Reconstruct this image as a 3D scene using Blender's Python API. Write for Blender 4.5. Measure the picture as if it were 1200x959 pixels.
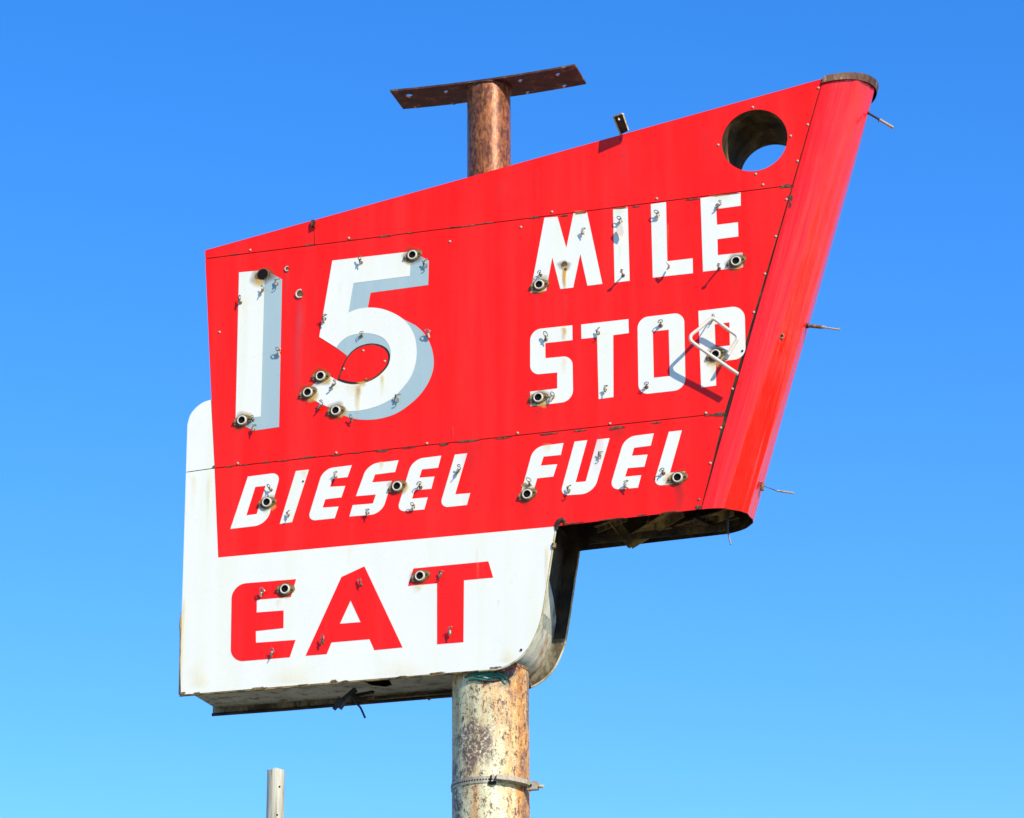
import bpy, bmesh, math, random
import numpy as np
from mathutils import Vector, Matrix
from mathutils.geometry import tessellate_polygon

random.seed(7)
sc = bpy.context.scene
for o in list(bpy.data.objects): bpy.data.objects.remove(o)
col = sc.collection
R = math.radians

# ------------------------------------------------------------------ camera
# The sign's front face lies in the plane y = YF; the pole axis is x = 0, y = 0.
W0, H0 = 1200.0, 959.0
FOC = 3429.0                       # focal length in photo pixels
DIST = 20.0                        # metres from the lens to the sign face
DEPTH = 0.60                       # thickness of the sign box
YF, YB = -DEPTH/2, DEPTH/2
up_c = np.array([-65.0, 9580.0, -FOC]); up_c /= np.linalg.norm(up_c)
n_c = np.array([1093.0, -1220.0, -FOC]); n_c -= up_c*np.dot(up_c, n_c); n_c /= np.linalg.norm(n_c)
x_c = np.cross(n_c, up_c)
RW = np.array([x_c, n_c, up_c])    # rows: world axes in camera axes -> camera to world
def ray(px, py):
    return RW @ np.array([(px-W0/2), (H0/2-py), -FOC])/FOC
d0 = ray(575, 480)
CAM = np.array([0.0, YF, 0.0]) - d0*DIST
dp = ray(575, 880)                 # the pole axis passes under this sight line
def hit(px, py, y):
    r = ray(px, py); t = (y-CAM[1])/r[1]; return CAM + r*t
CAM[0] -= hit(575, 880, 0.0)[0]
CAM[2] = 1.6
def P(px, py, y=YF):
    v = hit(px, py, y); return (float(v[0]), float(v[1]), float(v[2]))
def XZ(p):
    v = hit(p[0], p[1], YF); return (float(v[0]), float(v[2]))

cam = bpy.data.cameras.new('camera'); cam.sensor_width = 36; cam.sensor_fit = 'HORIZONTAL'
cam.lens = FOC/W0*36; cam.clip_start = 0.1; cam.clip_end = 5000
co = bpy.data.objects.new('camera', cam); col.objects.link(co)
M = Matrix([list(RW[0])+[CAM[0]], list(RW[1])+[CAM[1]], list(RW[2])+[CAM[2]], [0,0,0,1]])
co.matrix_world = M
sc.camera = co
sc.render.resolution_x, sc.render.resolution_y = 1024, 818

# ------------------------------------------------------------------ light
SUN = Vector((1.25, -1.0, 1.1)).normalized()
elev = math.asin(SUN.z); azi = math.atan2(SUN.x, SUN.y)      # clockwise from +Y
w = bpy.data.worlds.new('World'); sc.world = w; w.use_nodes = True
nt = w.node_tree; nt.nodes.clear()
sky = nt.nodes.new('ShaderNodeTexSky'); sky.sky_type = 'NISHITA'; sky.sun_disc = False
sky.sun_elevation = elev; sky.sun_rotation = azi
sky.altitude = 1200; sky.air_density = 1.0; sky.dust_density = 0.0; sky.ozone_density = 3.0
hsv = nt.nodes.new('ShaderNodeHueSaturation'); hsv.inputs['Saturation'].default_value = 1.34; hsv.inputs['Value'].default_value = 1.25
hsv.inputs['Hue'].default_value = 0.507
bg = nt.nodes.new('ShaderNodeBackground'); bg.inputs[1].default_value = 0.15
wo = nt.nodes.new('ShaderNodeOutputWorld')
nt.links.new(sky.outputs[0], hsv.inputs['Color']); gm = nt.nodes.new('ShaderNodeGamma'); gm.inputs[1].default_value = 0.87
tint = nt.nodes.new('ShaderNodeMix'); tint.data_type = 'RGBA'; tint.blend_type = 'MULTIPLY'; tint.inputs[0].default_value = 1.0
tint.inputs[7].default_value = (0.94, 1.11, 1.33, 1)
nt.links.new(hsv.outputs[0], gm.inputs[0]); nt.links.new(gm.outputs[0], tint.inputs[6]); nt.links.new(tint.outputs[2], bg.inputs[0]); nt.links.new(bg.outputs[0], wo.inputs[0])
sl = bpy.data.lights.new('sun', 'SUN'); sl.energy = 4.4; sl.angle = R(0.53); sl.color = (1.0, 0.93, 0.81)
so = bpy.data.objects.new('sun', sl); col.objects.link(so)
so.rotation_euler = (-SUN).to_track_quat('-Z', 'Y').to_euler(); so.location = (20, -20, 30)
sc.view_settings.view_transform = 'Standard'; sc.view_settings.look = 'None'
sc.view_settings.exposure = 0.42; sc.view_settings.gamma = 1.0

# ------------------------------------------------------------------ materials
def mat(name, base, rough=0.5, metal=0.0, spec=0.5):
    m = bpy.data.materials.new(name); m.use_nodes = True
    b = m.node_tree.nodes['Principled BSDF']
    b.inputs['Base Color'].default_value = (*base, 1); b.inputs['Roughness'].default_value = rough
    b.inputs['Metallic'].default_value = metal; b.inputs['Specular IOR Level'].default_value = spec
    return m
def N(m, t, **kw):
    n = m.node_tree.nodes.new(t)
    for k, v in kw.items():
        if k in ('scale', 'detail', 'rough', 'dist'):
            n.inputs[{'scale':'Scale','detail':'Detail','rough':'Roughness','dist':'Distortion'}[k]].default_value = v
        else: setattr(n, k, v)
    return n
def L(m, a, b): m.node_tree.links.new(a, b)
def B(m): return m.node_tree.nodes['Principled BSDF']
def noise(m, scale, detail=4, rough=0.6, stretch=(1,1,1), loc=(0,0,0), dist=0.0):
    tc = N(m, 'ShaderNodeTexCoord'); mp = N(m, 'ShaderNodeMapping')
    mp.inputs['Scale'].default_value = stretch; mp.inputs['Location'].default_value = loc
    L(m, tc.outputs['Object'], mp.inputs[0])
    n = N(m, 'ShaderNodeTexNoise', scale=scale, detail=detail, rough=rough, dist=dist); L(m, mp.outputs[0], n.inputs['Vector'])
    return n.outputs['Fac']
def ramp(m, fac, stops):
    r = N(m, 'ShaderNodeValToRGB'); e = r.color_ramp.elements
    while len(e) > 1: e.remove(e[-1])
    def c4(c): return (c, c, c, 1) if isinstance(c, (int, float)) else (*c, 1)
    e[0].position = stops[0][0]; e[0].color = c4(stops[0][1])
    for p, c in stops[1:]:
        x = e.new(p); x.color = c4(c)
    L(m, fac, r.inputs[0]); return r.outputs[0]
def mixc(m, fac, a, b, mode='MIX'):
    x = N(m, 'ShaderNodeMix', data_type='RGBA', blend_type=mode)
    for s, v in ((0, fac), (6, a), (7, b)):
        if isinstance(v, (int, float)): x.inputs[s].default_value = v
        elif isinstance(v, tuple): x.inputs[s].default_value = (*v, 1)
        else: L(m, v, x.inputs[s])
    return x.outputs[2]
def math_(m, op, a, b=None):
    x = N(m, 'ShaderNodeMath', operation=op)
    for i, v in enumerate((a, b)):
        if v is None: continue
        if isinstance(v, (int, float)): x.inputs[i].default_value = v
        else: L(m, v, x.inputs[i])
    return x.outputs[0]
def bump(m, h, dist, strength=1.0):
    b = N(m, 'ShaderNodeBump'); b.inputs['Distance'].default_value = dist; b.inputs['Strength'].default_value = strength
    L(m, h, b.inputs['Height']); L(m, b.outputs[0], B(m).inputs['Normal'])

def enamel(name, base, alt, dirt, rough=0.28, amt=1.0, spec=0.5):
    """old porcelain enamel: faint vertical weather streaks, small specks, oil-canned sheet"""
    m = mat(name, base, rough, 0, spec)
    s = noise(m, 9, 3, 0.6, (1, 1, 0.05))
    c = mixc(m, ramp(m, s, [(0.42, 0.0), (0.72, amt)]), base, alt)
    s2 = noise(m, 2.2, 4, 0.6, (1, 1, 0.5), (3, 0, 0))
    c = mixc(m, ramp(m, s2, [(0.5, 0.0), (0.75, 0.45*amt)]), c, alt)
    sp = noise(m, 75, 2, 0.5)
    c = mixc(m, ramp(m, sp, [(0.765, 0.0), (0.79, 0.7)]), c, dirt)
    L(m, c, B(m).inputs['Base Color'])
    rr = ramp(m, noise(m, 5, 5, 0.7), [(0.3, rough-0.08), (0.75, rough+0.2)])
    L(m, rr, B(m).inputs['Roughness'])
    bump(m, noise(m, 1.6, 2, 0.4, (1, 1, 0.8), (0, 5, 0)), 0.02, 0.5)
    return m
RED = enamel('red enamel', (0.86, 0.0085, 0.0012), (0.86, 0.021, 0.012), (0.25, 0.01, 0.01), amt=0.7, spec=0.25)
WHITE = enamel('white enamel', (0.785, 0.755, 0.635), (0.755, 0.735, 0.56), (0.35, 0.30, 0.20), amt=0.8)
GREY = enamel('grey blue enamel', (0.345, 0.445, 0.425), (0.375, 0.475, 0.445), (0.2, 0.22, 0.22))
LRED = enamel('red lettering enamel', (0.86, 0.009, 0.003), (0.86, 0.020, 0.014), (0.3, 0.02, 0.02), amt=0.6, spec=0.25)
NOSER = enamel('glossy red enamel', (0.86, 0.0085, 0.0012), (0.86, 0.021, 0.012), (0.25, 0.01, 0.01), 0.10, 0.5, spec=0.36)

def lengthwise(m):
    tc = N(m, 'ShaderNodeTexCoord'); mp = N(m, 'ShaderNodeMapping', vector_type='TEXTURE')
    mp.inputs['Rotation'].default_value = (0, R(16.5), 0); mp.inputs['Scale'].default_value = (1, 1, 22)
    L(m, tc.outputs['Object'], mp.inputs[0]); n = N(m, 'ShaderNodeTexNoise', scale=26, detail=3, rough=0.5); L(m, mp.outputs[0], n.inputs['Vector'])
    old = B(m).inputs['Normal'].links[0].from_socket
    b = N(m, 'ShaderNodeBump'); b.inputs['Distance'].default_value = 0.009; b.inputs['Strength'].default_value = 1.0
    L(m, n.outputs['Fac'], b.inputs['Height']); L(m, old, b.inputs['Normal']); L(m, b.outputs[0], B(m).inputs['Normal'])
lengthwise(NOSER)

def rusty(name, cols, scale=14, rough=0.7, metal=0.0, stretch=(1, 1, 0.5), spec=0.4, bd=0.004):
    m = mat(name, cols[0], rough, metal, spec)
    n = noise(m, scale, 8, 0.72, stretch, dist=0.3)
    k = len(cols); c = ramp(m, n, [(0.32+0.36*i/(k-1), cols[i]) for i in range(k)])
    L(m, c, B(m).inputs['Base Color']); bump(m, n, bd, 0.6); return m
POLE_UP = rusty('bronze rusty pipe', [(0.05,0.018,0.009),(0.14,0.045,0.016),(0.36,0.115,0.030),(0.50,0.20,0.055)], 36, 0.40, 0.22, (1,1,0.45), 0.35, 0.0015)
PLATE = rusty('dark rusty plate', [(0.035,0.012,0.008),(0.06,0.02,0.012),(0.09,0.035,0.02),(0.26,0.17,0.08)], 11, 0.62, 0.1, (1,1,1), 0.4)
INNER = rusty('dark rusty inside and shade', [(0.012,0.010,0.008),(0.022,0.016,0.010),(0.06,0.04,0.016),(0.17,0.11,0.035)], 5, 0.7, 0.0, (1,1,1), 0.3)  # rusted insides; also stands in for shade on side wall and tab
LINING = rusty('brown hole lining', [(0.03,0.02,0.012),(0.07,0.045,0.022),(0.14,0.09,0.035),(0.30,0.20,0.08)], 6, 0.9, spec=0.1)
BRACE = rusty('yellow brown rusty brace', [(0.03,0.018,0.01),(0.12,0.07,0.022),(0.34,0.24,0.07),(0.36,0.16,0.06)], 9, 0.75)
BRONZE = rusty('brown worn edge band', [(0.035,0.016,0.009),(0.10,0.042,0.02),(0.16,0.075,0.032),(0.36,0.28,0.18)], 22, 0.6, 0.1)
FLANGE = rusty('rusted socket flange', [(0.03,0.02,0.012),(0.10,0.06,0.025),(0.22,0.14,0.05),(0.40,0.28,0.12)], 45, 0.7)
SEAMR = rusty('rust chipped enamel', [(0.03,0.014,0.010),(0.07,0.03,0.018),(0.14,0.08,0.035),(0.30,0.16,0.09)], 40, 0.8)
CREAM = rusty('cream porcelain', [(0.42,0.36,0.24),(0.60,0.54,0.40),(0.66,0.62,0.50)], 30, 0.35)
TRIM = rusty('cream edge trim', [(0.16,0.09,0.03),(0.42,0.34,0.14),(0.62,0.56,0.36),(0.70,0.66,0.50)], 14, 0.6)
STEEL = rusty('weathered steel wire', [(0.05,0.045,0.035),(0.16,0.15,0.12),(0.42,0.42,0.37)], 40, 0.45, 0.3)
GALV = rusty('galvanised strap', [(0.22,0.17,0.10),(0.40,0.34,0.23),(0.52,0.47,0.35)], 30, 0.6, 0.1)
BLACK = mat('black bore', (0.008, 0.007, 0.006), 0.8, 0, 0.1)
DARKW = mat('black cable', (0.02, 0.02, 0.022), 0.6)
GREENW = mat('green cable', (0.01, 0.15, 0.10), 0.45)
REDW = mat('red cable', (0.30, 0.03, 0.02), 0.5)
GLASS = mat('milky glass tube', (0.70, 0.60, 0.46), 0.25)
SCREW = mat('screw head', (0.50, 0.42, 0.28), 0.45, 0.2)

def under_mat():
    m = mat('grey galvanised sheet', (0.3, 0.3, 0.26), 0.6, 0.1)
    n = noise(m, 3.0, 6, 0.65)
    c = ramp(m, n, [(0.3, (0.28,0.28,0.20)), (0.6, (0.43,0.43,0.32)), (0.8, (0.52,0.50,0.36))])
    f = ramp(m, noise(m, 11, 7, 0.75, (1,1,1), (7,1,2)), [(0.51, 0.0), (0.62, 0.9)])
    c = mixc(m, f, c, ramp(m, noise(m, 50, 3), [(0.35, (0.05,0.035,0.02)), (0.65, (0.22,0.11,0.04))]))
    L(m, c, B(m).inputs['Base Color']); bump(m, n, 0.01, 0.4); return m
UNDER = under_mat()
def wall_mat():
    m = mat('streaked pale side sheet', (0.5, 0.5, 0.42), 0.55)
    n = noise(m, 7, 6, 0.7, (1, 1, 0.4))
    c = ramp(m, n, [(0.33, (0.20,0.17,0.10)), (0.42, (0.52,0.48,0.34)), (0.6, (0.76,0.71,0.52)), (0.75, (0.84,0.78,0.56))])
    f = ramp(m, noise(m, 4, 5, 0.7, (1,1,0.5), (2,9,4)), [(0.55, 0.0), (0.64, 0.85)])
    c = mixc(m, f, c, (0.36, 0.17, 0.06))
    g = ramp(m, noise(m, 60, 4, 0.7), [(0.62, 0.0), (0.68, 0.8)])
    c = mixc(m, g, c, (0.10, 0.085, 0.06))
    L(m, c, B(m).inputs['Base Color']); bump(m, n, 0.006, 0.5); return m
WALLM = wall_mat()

BACKLO = rusty('stained inside sheet', [(0.03,0.022,0.014),(0.10,0.075,0.04),(0.30,0.27,0.17),(0.50,0.45,0.30)], 6, 0.7)

def pole_mat():
    m = mat('flaking cream paint over rust', (0.6, 0.5, 0.3), 0.6, 0, 0.35)
    n1 = noise(m, 6, 7, 0.7, (1, 1, 0.22))
    c = ramp(m, n1, [(0.34, (0.36,0.34,0.20)), (0.43, (0.60,0.55,0.31)), (0.56, (0.78,0.71,0.42)), (0.70, (0.85,0.80,0.56))])
    # orange bleed, heavier on the side that takes the weather
    tc = N(m, 'ShaderNodeTexCoord'); sx = N(m, 'ShaderNodeSeparateXYZ'); L(m, tc.outputs['Object'], sx.inputs[0])
    side = math_(m, 'MAXIMUM', math_(m, 'MULTIPLY', math_(m, 'SUBTRACT', sx.outputs[0], 0.04), 0.95), 0.0)
    o = math_(m, 'ADD', noise(m, 5, 6, 0.7, (1, 1, 0.16), (4, 2, 0)), side)
    c = mixc(m, ramp(m, o, [(0.52, 0.0), (0.72, 0.95)]), c, ramp(m, noise(m, 22, 4), [(0.35, (0.42,0.14,0.03)), (0.65, (0.72,0.36,0.09))]))
    y_ = ramp(m, noise(m, 9, 6, 0.75, (1, 1, 0.3), (11, 5, 2)), [(0.53, 0.0), (0.66, 0.75)])
    c = mixc(m, y_, c, ramp(m, noise(m, 30, 3), [(0.35, (0.50,0.22,0.05)), (0.6, (0.74,0.52,0.18))]))
    # flaked spots down to dark rust
    f = noise(m, 30, 8, 0.8, (1, 1, 0.6), (1, 6, 3))
    d = ramp(m, noise(m, 38, 4, 0.7), [(0.35, (0.05,0.026,0.018)), (0.65, (0.20,0.10,0.055))])
    c = mixc(m, ramp(m, f, [(0.535, 0.0), (0.57, 0.95)]), c, d)
    bl = ramp(m, noise(m, 4.5, 3, 0.5, (1, 1, 0.5), (8, 3, 5)), [(0.50, 0.0), (0.58, 1.0)])
    bl = math_(m, 'MULTIPLY', bl, ramp(m, noise(m, 45, 5, 0.75), [(0.40, 0.0), (0.52, 0.95)]))
    c = mixc(m, bl, c, (0.13, 0.085, 0.075))
    f3 = noise(m, 30, 6, 0.8, (1, 1, 0.3), (5, 5, 9))
    c = mixc(m, ramp(m, f3, [(0.60, 0.0), (0.64, 0.9)]), c, (0.09, 0.05, 0.03))
    f2 = noise(m, 95, 3, 0.6, (1, 1, 0.7), (9, 1, 1))
    c = mixc(m, ramp(m, f2, [(0.59, 0.0), (0.64, 0.85)]), c, (0.26, 0.10, 0.03))
    L(m, c, B(m).inputs['Base Color']); bump(m, f, 0.004, 0.7); return m
POLE_LO = pole_mat()

def wood_mat():
    m = mat('silvered wood', (0.5, 0.48, 0.4), 0.8, 0, 0.2)
    n = noise(m, 28, 6, 0.65, (1, 1, 0.05))
    c = ramp(m, n, [(0.36, (0.16,0.15,0.11)), (0.46, (0.38,0.36,0.27)), (0.56, (0.52,0.50,0.38)), (0.68, (0.66,0.63,0.48))])
    L(m, c, B(m).inputs['Base Color']); bump(m, n, 0.006, 0.8); return m
WOOD = wood_mat()
def stain_mat(name, base, base2, k=1.0):
    m = mat(name, base, 0.7, 0, 0.2)
    a = N(m, 'ShaderNodeAttribute', attribute_name='a')
    n = noise(m, 40, 5, 0.7, (1, 1, 0.25))
    f = math_(m, 'MULTIPLY', a.outputs['Fac'], ramp(m, n, [(0.25, 0.55), (0.7, 1.0)]))
    L(m, mixc(m, a.outputs['Fac'], base2, base), B(m).inputs['Base Color'])
    f = math_(m, 'MULTIPLY', f, k)
    x = N(m, 'ShaderNodeMixShader'); t = N(m, 'ShaderNodeBsdfTransparent'); o = m.node_tree.nodes['Material Output']
    L(m, f, x.inputs[0]); L(m, t.outputs[0], x.inputs[1]); L(m, B(m).outputs[0], x.inputs[2]); L(m, x.outputs[0], o.inputs[0])
    return m
STAIN = stain_mat('orange rust run', (0.66, 0.32, 0.04), (0.84, 0.70, 0.24), 1.0)
HALO = stain_mat('dark rust bleed', (0.05, 0.028, 0.012), (0.26, 0.12, 0.02), 0.85)
FADE = stain_mat('chalky faded run', (0.74, 0.075, 0.085), (0.72, 0.05, 0.06), 0.6)
GRIME = stain_mat('sooty grime run', (0.20, 0.03, 0.03), (0.35, 0.05, 0.05), 0.42)
def ground_mat():
    m = mat('dry gravel', (0.33, 0.30, 0.25), 0.95, 0, 0.1)
    c = ramp(m, noise(m, 0.6, 10, 0.8), [(0.3, (0.17,0.16,0.12)), (0.7, (0.30,0.27,0.20))])
    L(m, c, B(m).inputs['Base Color']); return m

# ------------------------------------------------------------------ mesh helpers
class MB:
    def __init__(s): s.v = []; s.f = []; s.m = []; s.sm = []
    def add(s, vs, fs, mi=0, smooth=False):
        o = len(s.v); s.v += [tuple(v) for v in vs]
        for f in fs: s.f.append([o+i for i in f]); s.m.append(mi); s.sm.append(smooth)
    def box(s, c, sz, rot=None, mi=0):
        M3 = rot or Matrix.Identity(3); c = Vector(c); vs = []
        for x in (-.5,.5):
            for y in (-.5,.5):
                for z in (-.5,.5): vs.append(c + M3 @ Vector((x*sz[0], y*sz[1], z*sz[2])))
        s.add(vs, [(0,1,3,2),(4,6,7,5),(0,4,5,1),(2,3,7,6),(0,2,6,4),(1,5,7,3)], mi)
    def bar(s, a, b, wd, th, mi=0, upv=(0,0,1)):
        a, b = Vector(a), Vector(b); d = (b-a); z = d.normalized(); u = Vector(upv)
        x = z.cross(u).normalized(); y = z.cross(x).normalized()
        s.box((a+b)/2, (wd, th, d.length), Matrix((x, y, z)).transposed(), mi)
    def tube(s, pts, r, n=8, mi=0, caps=True):
        pts = [Vector(p) for p in pts]; k = len(pts)
        rr = r if isinstance(r, (list, tuple)) else [r]*k
        t0 = (pts[1]-pts[0]).normalized(); u = t0.orthogonal().normalized(); rings = []
        for i, p in enumerate(pts):
            t = (pts[min(i+1, k-1)]-pts[max(i-1, 0)]).normalized()
            u = (u - t*u.dot(t)); u = u.normalized() if u.length > 1e-6 else t.orthogonal().normalized()
            v = t.cross(u)
            rings.append([p + (u*math.cos(2*math.pi*j/n) + v*math.sin(2*math.pi*j/n))*rr[i] for j in range(n)])
        vs = [q for g in rings for q in g]
        s.add(vs, [(i*n+j, i*n+(j+1) % n, (i+1)*n+(j+1) % n, (i+1)*n+j) for i in range(k-1) for j in range(n)], mi, True)
        if caps: s.add(rings[0]+rings[-1], [tuple(range(n-1, -1, -1)), tuple(range(n, 2*n))], mi)
    def sheet(s, outer, holes, y0, y1, mi=0, mb=None, ms=None):
        """flat sheet of (x,z) outline between y0 (front) and y1 (back)"""
        mb = mi if mb is None else mb; ms = mb if ms is None else ms
        loops = [outer]+list(holes); flat = [p for l in loops for p in l]; n = len(flat)
        tris = tessellate_polygon([[Vector((p[0], p[1], 0)) for p in l] for l in loops])
        F, Bk = [], []
        for t in tris:
            a, b, c = [flat[i] for i in t]
            if (b[0]-a[0])*(c[1]-a[1])-(b[1]-a[1])*(c[0]-a[0]) < 0: t = (t[0], t[2], t[1])
            F.append(t); Bk.append((t[0], t[2], t[1]))
        s.add([(p[0], y0, p[1]) for p in flat], F, mi)
        s.add([(p[0], y1, p[1]) for p in flat], Bk, mb)
        for li, l in enumerate(loops):
            k = len(l); area = sum(l[i][0]*l[(i+1) % k][1]-l[(i+1) % k][0]*l[i][1] for i in range(k))
            vs = [(p[0], y0, p[1]) for p in l]+[(p[0], y1, p[1]) for p in l]
            fs = [(i, i+k, (i+1) % k+k, (i+1) % k) for i in range(k)]
            if (area > 0) != (li == 0): fs = [f[::-1] for f in fs]
            s.add(vs, [f[::-1] for f in fs], ms)
    def build(s, name, mats, parent=None, label=None, attr=None):
        me = bpy.data.meshes.new(name); me.from_pydata(s.v, [], s.f); me.update()
        for x in (mats if isinstance(mats, (list, tuple)) else [mats]): me.materials.append(x)
        me.polygons.foreach_set('material_index', s.m); me.polygons.foreach_set('use_smooth', s.sm)
        if attr is not None:
            a = me.attributes.new('a', 'FLOAT', 'POINT'); a.data.foreach_set('value', attr)
        o = bpy.data.objects.new(name, me); col.objects.link(o)
        if parent: o.parent = parent
        if label: o['label'] = label
        return o

def catmull(pts, n=8):
    out = []
    for i in range(len(pts)-1):
        p0, p1, p2, p3 = pts[max(i-1,0)], pts[i], pts[i+1], pts[min(i+2, len(pts)-1)]
        for k in range(n):
            t = k/n
            out.append(tuple(0.5*((2*p1[j])+(-p0[j]+p2[j])*t+(2*p0[j]-5*p1[j]+4*p2[j]-p3[j])*t*t+(-p0[j]+3*p1[j]-3*p2[j]+p3[j])*t**3) for j in range(len(p1))))
    out.append(tuple(pts[-1])); return out
def outline(items, view=(0, 0, 1)):
    """corner points (x,y), rounded corners (x,y,r) and lists = smooth curves; measured in an enlarged view (ox,oy,scale)"""
    ox, oy, s = view; flat = []
    for it in items:
        if isinstance(it, list): flat += [(p[0], p[1], 0) for p in catmull(it)]
        else: flat.append((it[0], it[1], it[2] if len(it) > 2 else 0))
    out = []; n = len(flat)
    for i, (x, y, r) in enumerate(flat):
        if r == 0: out.append((x, y)); continue
        a = Vector(flat[i-1][:2])-Vector((x, y)); b = Vector(flat[(i+1) % n][:2])-Vector((x, y))
        p = Vector((x, y)); A = p+a.normalized()*r; Bq = p+b.normalized()*r; c = 0.5523*0.98
        A2 = A+(p-A)*c; B2 = Bq+(p-Bq)*c
        for k in range(11):
            t = k/10; q = A*(1-t)**3+A2*3*t*(1-t)**2+B2*3*t*t*(1-t)+Bq*t**3; out.append((q.x, q.y))
    res = []
    for x, y in out:
        q = (x/s+ox, y/s+oy)
        if not res or math.hypot(q[0]-res[-1][0], q[1]-res[-1][1]) > 0.02: res.append(q)
    return [XZ(p) for p in res]

# ------------------------------------------------------------------ setting
g = MB(); k = 64
g.add([(0, 0, 0)]+[(3000*math.cos(2*math.pi*i/k), 3000*math.sin(2*math.pi*i/k), 0) for i in range(k)], [(0, i+1, (i+1) % k+1) for i in range(k)])
gr = g.build('ground', ground_mat()); gr['kind'] = 'structure'

# ------------------------------------------------------------------ the sign
sign = bpy.data.objects.new('roadside_sign', None); col.objects.link(sign)
sign['label'] = 'weathered red and white roadside sign with bare neon sockets on a rusty pole'
sign['category'] = 'sign'

TL, TR = (240.3, 293.5), (964.6, 92.3)
s1a, s1b = (240.5, 303.4), (928.6, 217.3)
s2a, s2b = (251.3, 548.8), (849.8, 484.2)
BLr = (255.6, 653.6); WR = (650.6, 617.2); RB = (657, 616.2); NB = (821.6, 596.8)
def lerp(a, b, t): return (a[0]+(b[0]-a[0])*t, a[1]+(b[1]-a[1])*t)
def at_x(a, b, x): return lerp(a, b, (x-a[0])/(b[0]-a[0]))
def at_y(a, b, y): return lerp(a, b, (y-a[1])/(b[1]-a[1]))
G = 0.45                                     # half gap of a sheet seam, in photo pixels
hc = XZ((884.2, 164.6)); hr = (XZ((922.8, 164))[0]-XZ((845.4, 164))[0])/2
hole = [(hc[0]+hr*math.cos(2*math.pi*i/72), hc[1]+hr*math.sin(2*math.pi*i/72)) for i in range(72)]
TH = 0.004
def front(name, pts, m, holes=(), label=None, th=TH):
    b = MB(); b.sheet([XZ(p) for p in pts], holes, YF, YF+th, 0, 1, 2)
    return b.build(name, [m, INNER, SEAMR], sign, label)
off = lambda p, dx, dy: (p[0]+dx, p[1]+dy)
ft = at_x(TL, TR, 367.3); fb = at_x(s1a, s1b, 368.6)
front('face_panel', [TL, off(s1a, 0, -G), off(fb, -.35, -G), off(ft, -.35, 0)], RED, label='short red panel at the upper left corner')
front('face_panel', [off(ft, .35, 0), off(fb, .35, -G), off(s1b, -G, -G), off(TR, -G, 0)], RED, [hole], label='long sloping red top panel with a round hole')
front('face_panel', [off(s1a, 0, G), off(s2a, 0, -G), off(s2b, -G, -G), off(s1b, -G, G)], RED, label='large red panel behind the big number')
front('face_panel', [off(s2a, 0, G), BLr, WR, RB, off(NB, -G, 0), off(s2b, -G, G)], RED, label='red band of the fuel lettering')
wc = catmull([(247.2, 468.6), (238.5, 471.5), (230, 477.6), (223, 486.5), (219.6, 498)])
w2 = at_y((219.6, 498), (210.2, 814.2), 553.6)
front('face_panel', wc + [off(w2, 0, -G), off(s2a, 0, -G)], WHITE, label='white panel with a rounded shoulder')
wr = catmull([(540, 787.4), (560, 785.6), (585, 783), (604, 773.8), (617.5, 761), (625.5, 747), (631.8, 731), (636.2, 711), (642.8, 668), WR])
front('face_panel', [off(w2, 0, G), (210.2, 814.2), (229, 812.9)]+wr+[BLr, off(s2a, 0, G)], WHITE, label='large white panel with a rounded lower right corner')

# back sheets (same outline as the front)
red_out = [TL, BLr, WR, RB, NB, TR]
b = MB(); b.sheet([XZ(p) for p in red_out], [hole], YB-TH, YB, 0, 1, 2); b.build('back_panel', [INNER, RED, SEAMR], sign, 'red rear face seen from inside')
lowp = [p for p in wr if p[1] > 722]; cutR = at_y(wr[[p[1] > 722 for p in wr].index(False, 20)-1], wr[[p[1] > 722 for p in wr].index(False, 20)], 722)
cutL = at_y((219.6, 498), (210.2, 814.2), 760)
b = MB(); b.sheet([XZ(p) for p in wc+[cutL, cutR]+[p for p in wr if p[1] < 722]+[BLr]], [], YB-TH, YB, 0, 1, 2); b.build('back_panel', [INNER, WHITE, SEAMR], sign, 'white rear face')
b = MB(); b.sheet([XZ(p) for p in [cutL, (210.2, 814.2)]+lowp+[cutR]], [], YB-TH, YB, 0, 1, 2); b.build('back_panel', [BACKLO, WHITE, SEAMR], sign, 'lower white rear face with a stained inside')

# perimeter sheets between front and back
def strip(b, pts, y0, y1, mi=0, nseg=1):
    q = [XZ(p) for p in pts]; k = len(q); vs = []
    for j in range(nseg+1):
        y = y0+(y1-y0)*j/nseg; vs += [(p[0], y, p[1]) for p in q]
    b.add(vs, [(j*k+i, (j+1)*k+i, (j+1)*k+i+1, j*k+i+1) for j in range(nseg) for i in range(k-1)], mi)
y0, y1 = YF+TH+.001, YB-TH-.001
b = MB(); strip(b, [(241.2, 296), (248.5, 469), (240, 473.5), (231.5, 479.6), (225, 488), (221.4, 499), (213.5, 806.5)], y0, y1)
b.build('side_sheet', UNDER, sign)
b = MB(); strip(b, [(242, 296), (964, 95)], y0, y1); b.build('top_sheet', RED, sign)
# bottom sheet with a torn opening beside the pole
bs0, bs1 = XZ((213.5, 806.5)), XZ((560, 778))
def bz(x): return bs0[1]+(bs1[1]-bs0[1])*(x-bs0[0])/(bs1[0]-bs0[0])
xo = [XZ((397, 790))[0], XZ((444, 790))[0]]
plan = [(bs0[0], y0), (bs1[0], y0), (bs1[0], y1), (bs0[0], y1)]
hol = [(xo[0], -.27), (xo[0]+.09, -.13), (xo[0]+.12, .03), (xo[0]+.20, .10), (xo[1]-.03, .06), (xo[1], -.10), (xo[1]+.03, -.27)]
b = MB()
tri = tessellate_polygon([[Vector((*p, 0)) for p in plan], [Vector((*p, 0)) for p in hol]])
fl = plan+hol
b.add([(p[0], p[1], bz(p[0])) for p in fl], [tuple(t) for t in tri])
b.add([(p[0], p[1], bz(p[0])+.003) for p in fl], [tuple(t) for t in tri])
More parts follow.
